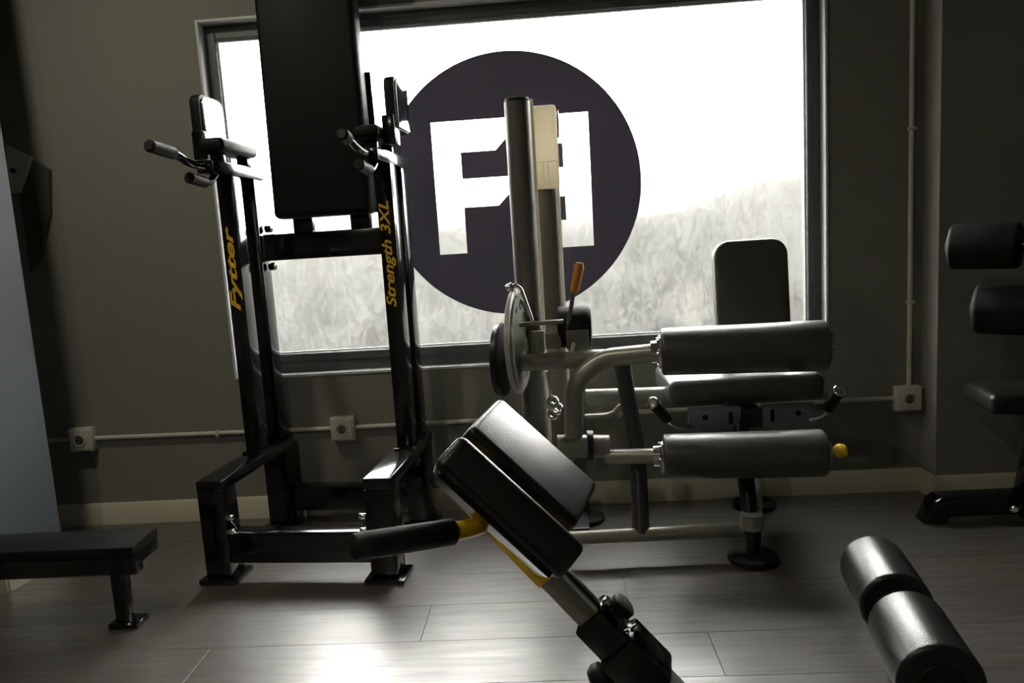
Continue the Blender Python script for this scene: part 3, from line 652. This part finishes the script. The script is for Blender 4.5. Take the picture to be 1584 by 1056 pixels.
o2 = o1 + tdir*((o1.z-zf)/(-tdir.z))
hp('outer_tube', lambda bm: tbeam(bm, o1, o2, .06, .055, .005), 'silver_paint')
ax0 = V((axle.x, axle.y, 0))
hp('floor_beam', lambda bm: beam(bm, o2-HA*.06+HZ*(.035-o2.z), H3((ax0-CAM).dot(HA)+.12, .035), .06, .05, .005), 'black_paint')
kk = k0+tdir*.13
hp('support_post', lambda bm: beam(bm, V((kk.x-.04, kk.y, kk.z)), V((kk.x-.02, kk.y, .05)), .055, .055, .005, V((0, 1, 0))), 'black_paint')
for e_, off in ((o2-HA*.02, 0), (ax0+HA*.1, 0)):
    e_ = V((e_.x, e_.y, .03))
    hp('cross_foot', lambda bm: beam(bm, e_-HW*.26, e_+HW*.10, .055, .05, .006), 'black_paint')
    for s in (-1, 1): hp('foot_cap', lambda bm: rbox(bm, e_+HW*(.108 if s > 0 else -.268)-HZ*.002, (.032, .014, .028), (HA, HW, HZ), .006, 2), 'rubber')
# ankle rollers
RR = .060
for a, b in ((.026, .20), (-.20, -.026)):
    r = hp('ankle_roller', lambda bm: roller(bm, axle+HW*a, axle+HW*b, RR, RR, .008), 'gloss_vinyl')
    for q, d in ((axle+HW*a, -HW), (axle+HW*b, HW)):
        hp('end_cap', lambda bm: lathe(bm, q+d*.0005, d, [(0, RR*.55), (.004, RR*.53), (.006, RR*.2)], 24), 'rubber', r)
hp('axle', lambda bm: tube(bm, [axle-HW*.214, axle+HW*.214], .011, 14), 'chrome')
hp('roller_post', lambda bm: beam(bm, axle-HZ*.02, ax0+HZ*.05, .045, .04, .004, HA), 'dark_steel')
hp('axle_clip', lambda bm: cyl(bm, axle+HW*.004+HZ*.012, axle+HW*.004+HZ*.03, .006, .001, 10), 'chrome')
# handle with a grip, near side
j0 = PH(752, 808, -.03); j1 = PH(735, 815, -.08); j2 = PH(702, 822, -.12); j3 = PH(542, 847, -.26)
hd = hp('handle', lambda bm: tube(bm, fillet([j0, j1, j2, j2.lerp(j3, .9)], .03), .0165, 16), 'yellow_paint')
hp('grip', lambda bm: tube(bm, [j2, j2.lerp(j3, .02), j2.lerp(j3, .9), j2.lerp(j3, .97), j3], [.019, .0225, .0225, .0205, .012], 20), 'rubber', hd, 'black foam grip')

# ------------------------------------------------------------------ low black bench at the left
fA, fB, fC = PZ(172, 972, 0), PZ(214, 972, 0), PZ(231, 955, 0)
LBZ = None
fy = fB.y
ft = PY(205, 846, fy); bz = ft.z
bkp = PZ(243, 815, bz); ft2 = PY(0, 858, fy)
Bn = Thing('step_bench', (ft.x-.5, (fy+bkp.y)/2, 0), 'low black steel bench at the left picture edge', 'bench')
ed = (bkp-ft).normalized(); lg_ = V((-ed.y, ed.x, 0)); lg_ = lg_ if lg_.x < 0 else -lg_
sk = V((-1, 0, 0))
def f_top(bm):
    a, b = ft, bkp; L_ = 1.25
    poly = [(a.x, a.y), (b.x, b.y), (b.x-L_, b.y), (a.x-L_, a.y)]
    prism(bm, poly, (0, 0, bz-.03), (1, 0, 0), (0, 1, 0), (0, 0, 1), .03, .004, 2)
Bn.part('bench_top', f_top, 'black_vinyl')
lw = fB.x-fA.x
Bn.part('apron', lambda bm: bx(bm, ft.x-1.2, ft.x-.004, fy+.008, fy+.048, bz-.085, bz-.0305, .004), 'black_paint')
etn = V((ed.y, -ed.x, 0))
Bn.part('edge_trim', lambda bm: beam(bm, ft+ed*.004-etn*.003+V((0, 0, .0015)), bkp-ed*.004-etn*.003+V((0, 0, .0015)), .010, .004, .0015), 'chrome')
Bn.part('end_plate', lambda bm: beam(bm, ft+ed*.004-etn*.008+V((0, 0, -.046)), bkp-ed*.004-etn*.008+V((0, 0, -.046)), .014, .03, .002), 'black_paint')
for xo in (0, -1.1):
    lx_ = (fA.x+fB.x)/2-.004
    for yo in (0,):
        p = Bn.part('leg', lambda bm: prism(bm, [(-.02, 0), (.02, 0), (.02, bz-.031), (-.02, bz-.031)], (lx_+xo, fy+.004+yo, 0), (1, 0, 0), (0, 0, 1), (0, 1, 0), .034, .004, 2), 'black_paint')
        Bn.part('foot_plate', lambda bm: bx(bm, lx_+xo-lw/2, lx_+xo+lw/2+.004, fy-.004+yo, fy+(fC.y-fB.y)+yo, 0, .016, .003), 'black_paint', p)

# ------------------------------------------------------------------ dark machine cut off by the right picture edge
RY = -.42
m0 = PZ(1430, 812, 0)
R = Thing('curl_machine', (m0.x+.4, m0.y, 0), 'black machine with rollers cut off by the right picture edge', 'gym machine')
def rp(name, fn, m='black_paint', parent=None): return R.part(name, fn, m, parent)
def f_base(bm):
    h = PY(1470, 769, m0.y).z
    prism(bm, [(0, 0), (.075, 0), (.08, .022), (.95, .022), (.95, h), (.055, h), (.03, h*.8)], (m0.x, m0.y, 0), (1, 0, 0), (0, 0, 1), (0, 1, 0), .07, .006, 2)
rp('base_beam', f_base)
rp('bolt', lambda bm: cyl(bm, PY(1569, 787, m0.y-.0), PY(1569, 787, m0.y-.012), .012, .002, 12), 'chrome')
ra, rb = PY(1470, 382, RY), PY(1580, 379, RY-.11); rrd = .067
q = rp('upper_roller', lambda bm: roller(bm, ra, rb, rrd, rrd, .012), 'black_vinyl')
dq = (rb-ra).normalized()
rp('end_cap', lambda bm: lathe(bm, ra, -dq, [(0, rrd*.6), (.006, rrd*.55), (.012, rrd*.25)], 20), 'rubber', q)
pxm = rb.x+.16
rp('roller_arm', lambda bm: tube(bm, [rb-dq*.02, rb+dq*.24], .018, 14))
ra2 = PY(1508, 478, RY)
q2 = rp('lower_roller', lambda bm: roller(bm, ra2, ra2+dq*.24, .074, .074, .014), 'black_vinyl')
rp('end_cap', lambda bm: lathe(bm, ra2, -dq, [(0, rrd*.6), (.006, rrd*.55), (.012, rrd*.25)], 20), 'rubber', q2)
rp('roller_arm', lambda bm: tube(bm, [ra2+dq*.22, ra2+dq*.44], .018, 14))
pz_ = PY(1540, 625, RY-.05)
rp('seat_pad', lambda bm: rbox(bm, V((pz_.x+.22, RY+.02, pz_.z-.005)), (.22, .12, .032), (V((.985, -.17, -.02)).normalized(), V((.17, .985, 0)).normalized(), V((.02, 0, 1)).normalized()), .018, 4), 'gloss_vinyl')
rp('seat_post', lambda bm: beam(bm, V((pz_.x+.38, RY+.05, pz_.z-.04)), V((pz_.x+.38, m0.y+.03, .05)), .06, .06, .005, V((0, 1, 0))))
rp('upright', lambda bm: beam(bm, V((pxm, m0.y-.0, .03)), V((pxm, RY-.21, ra.z+.18)), .07, .08, .006, V((0, 1, 0))))
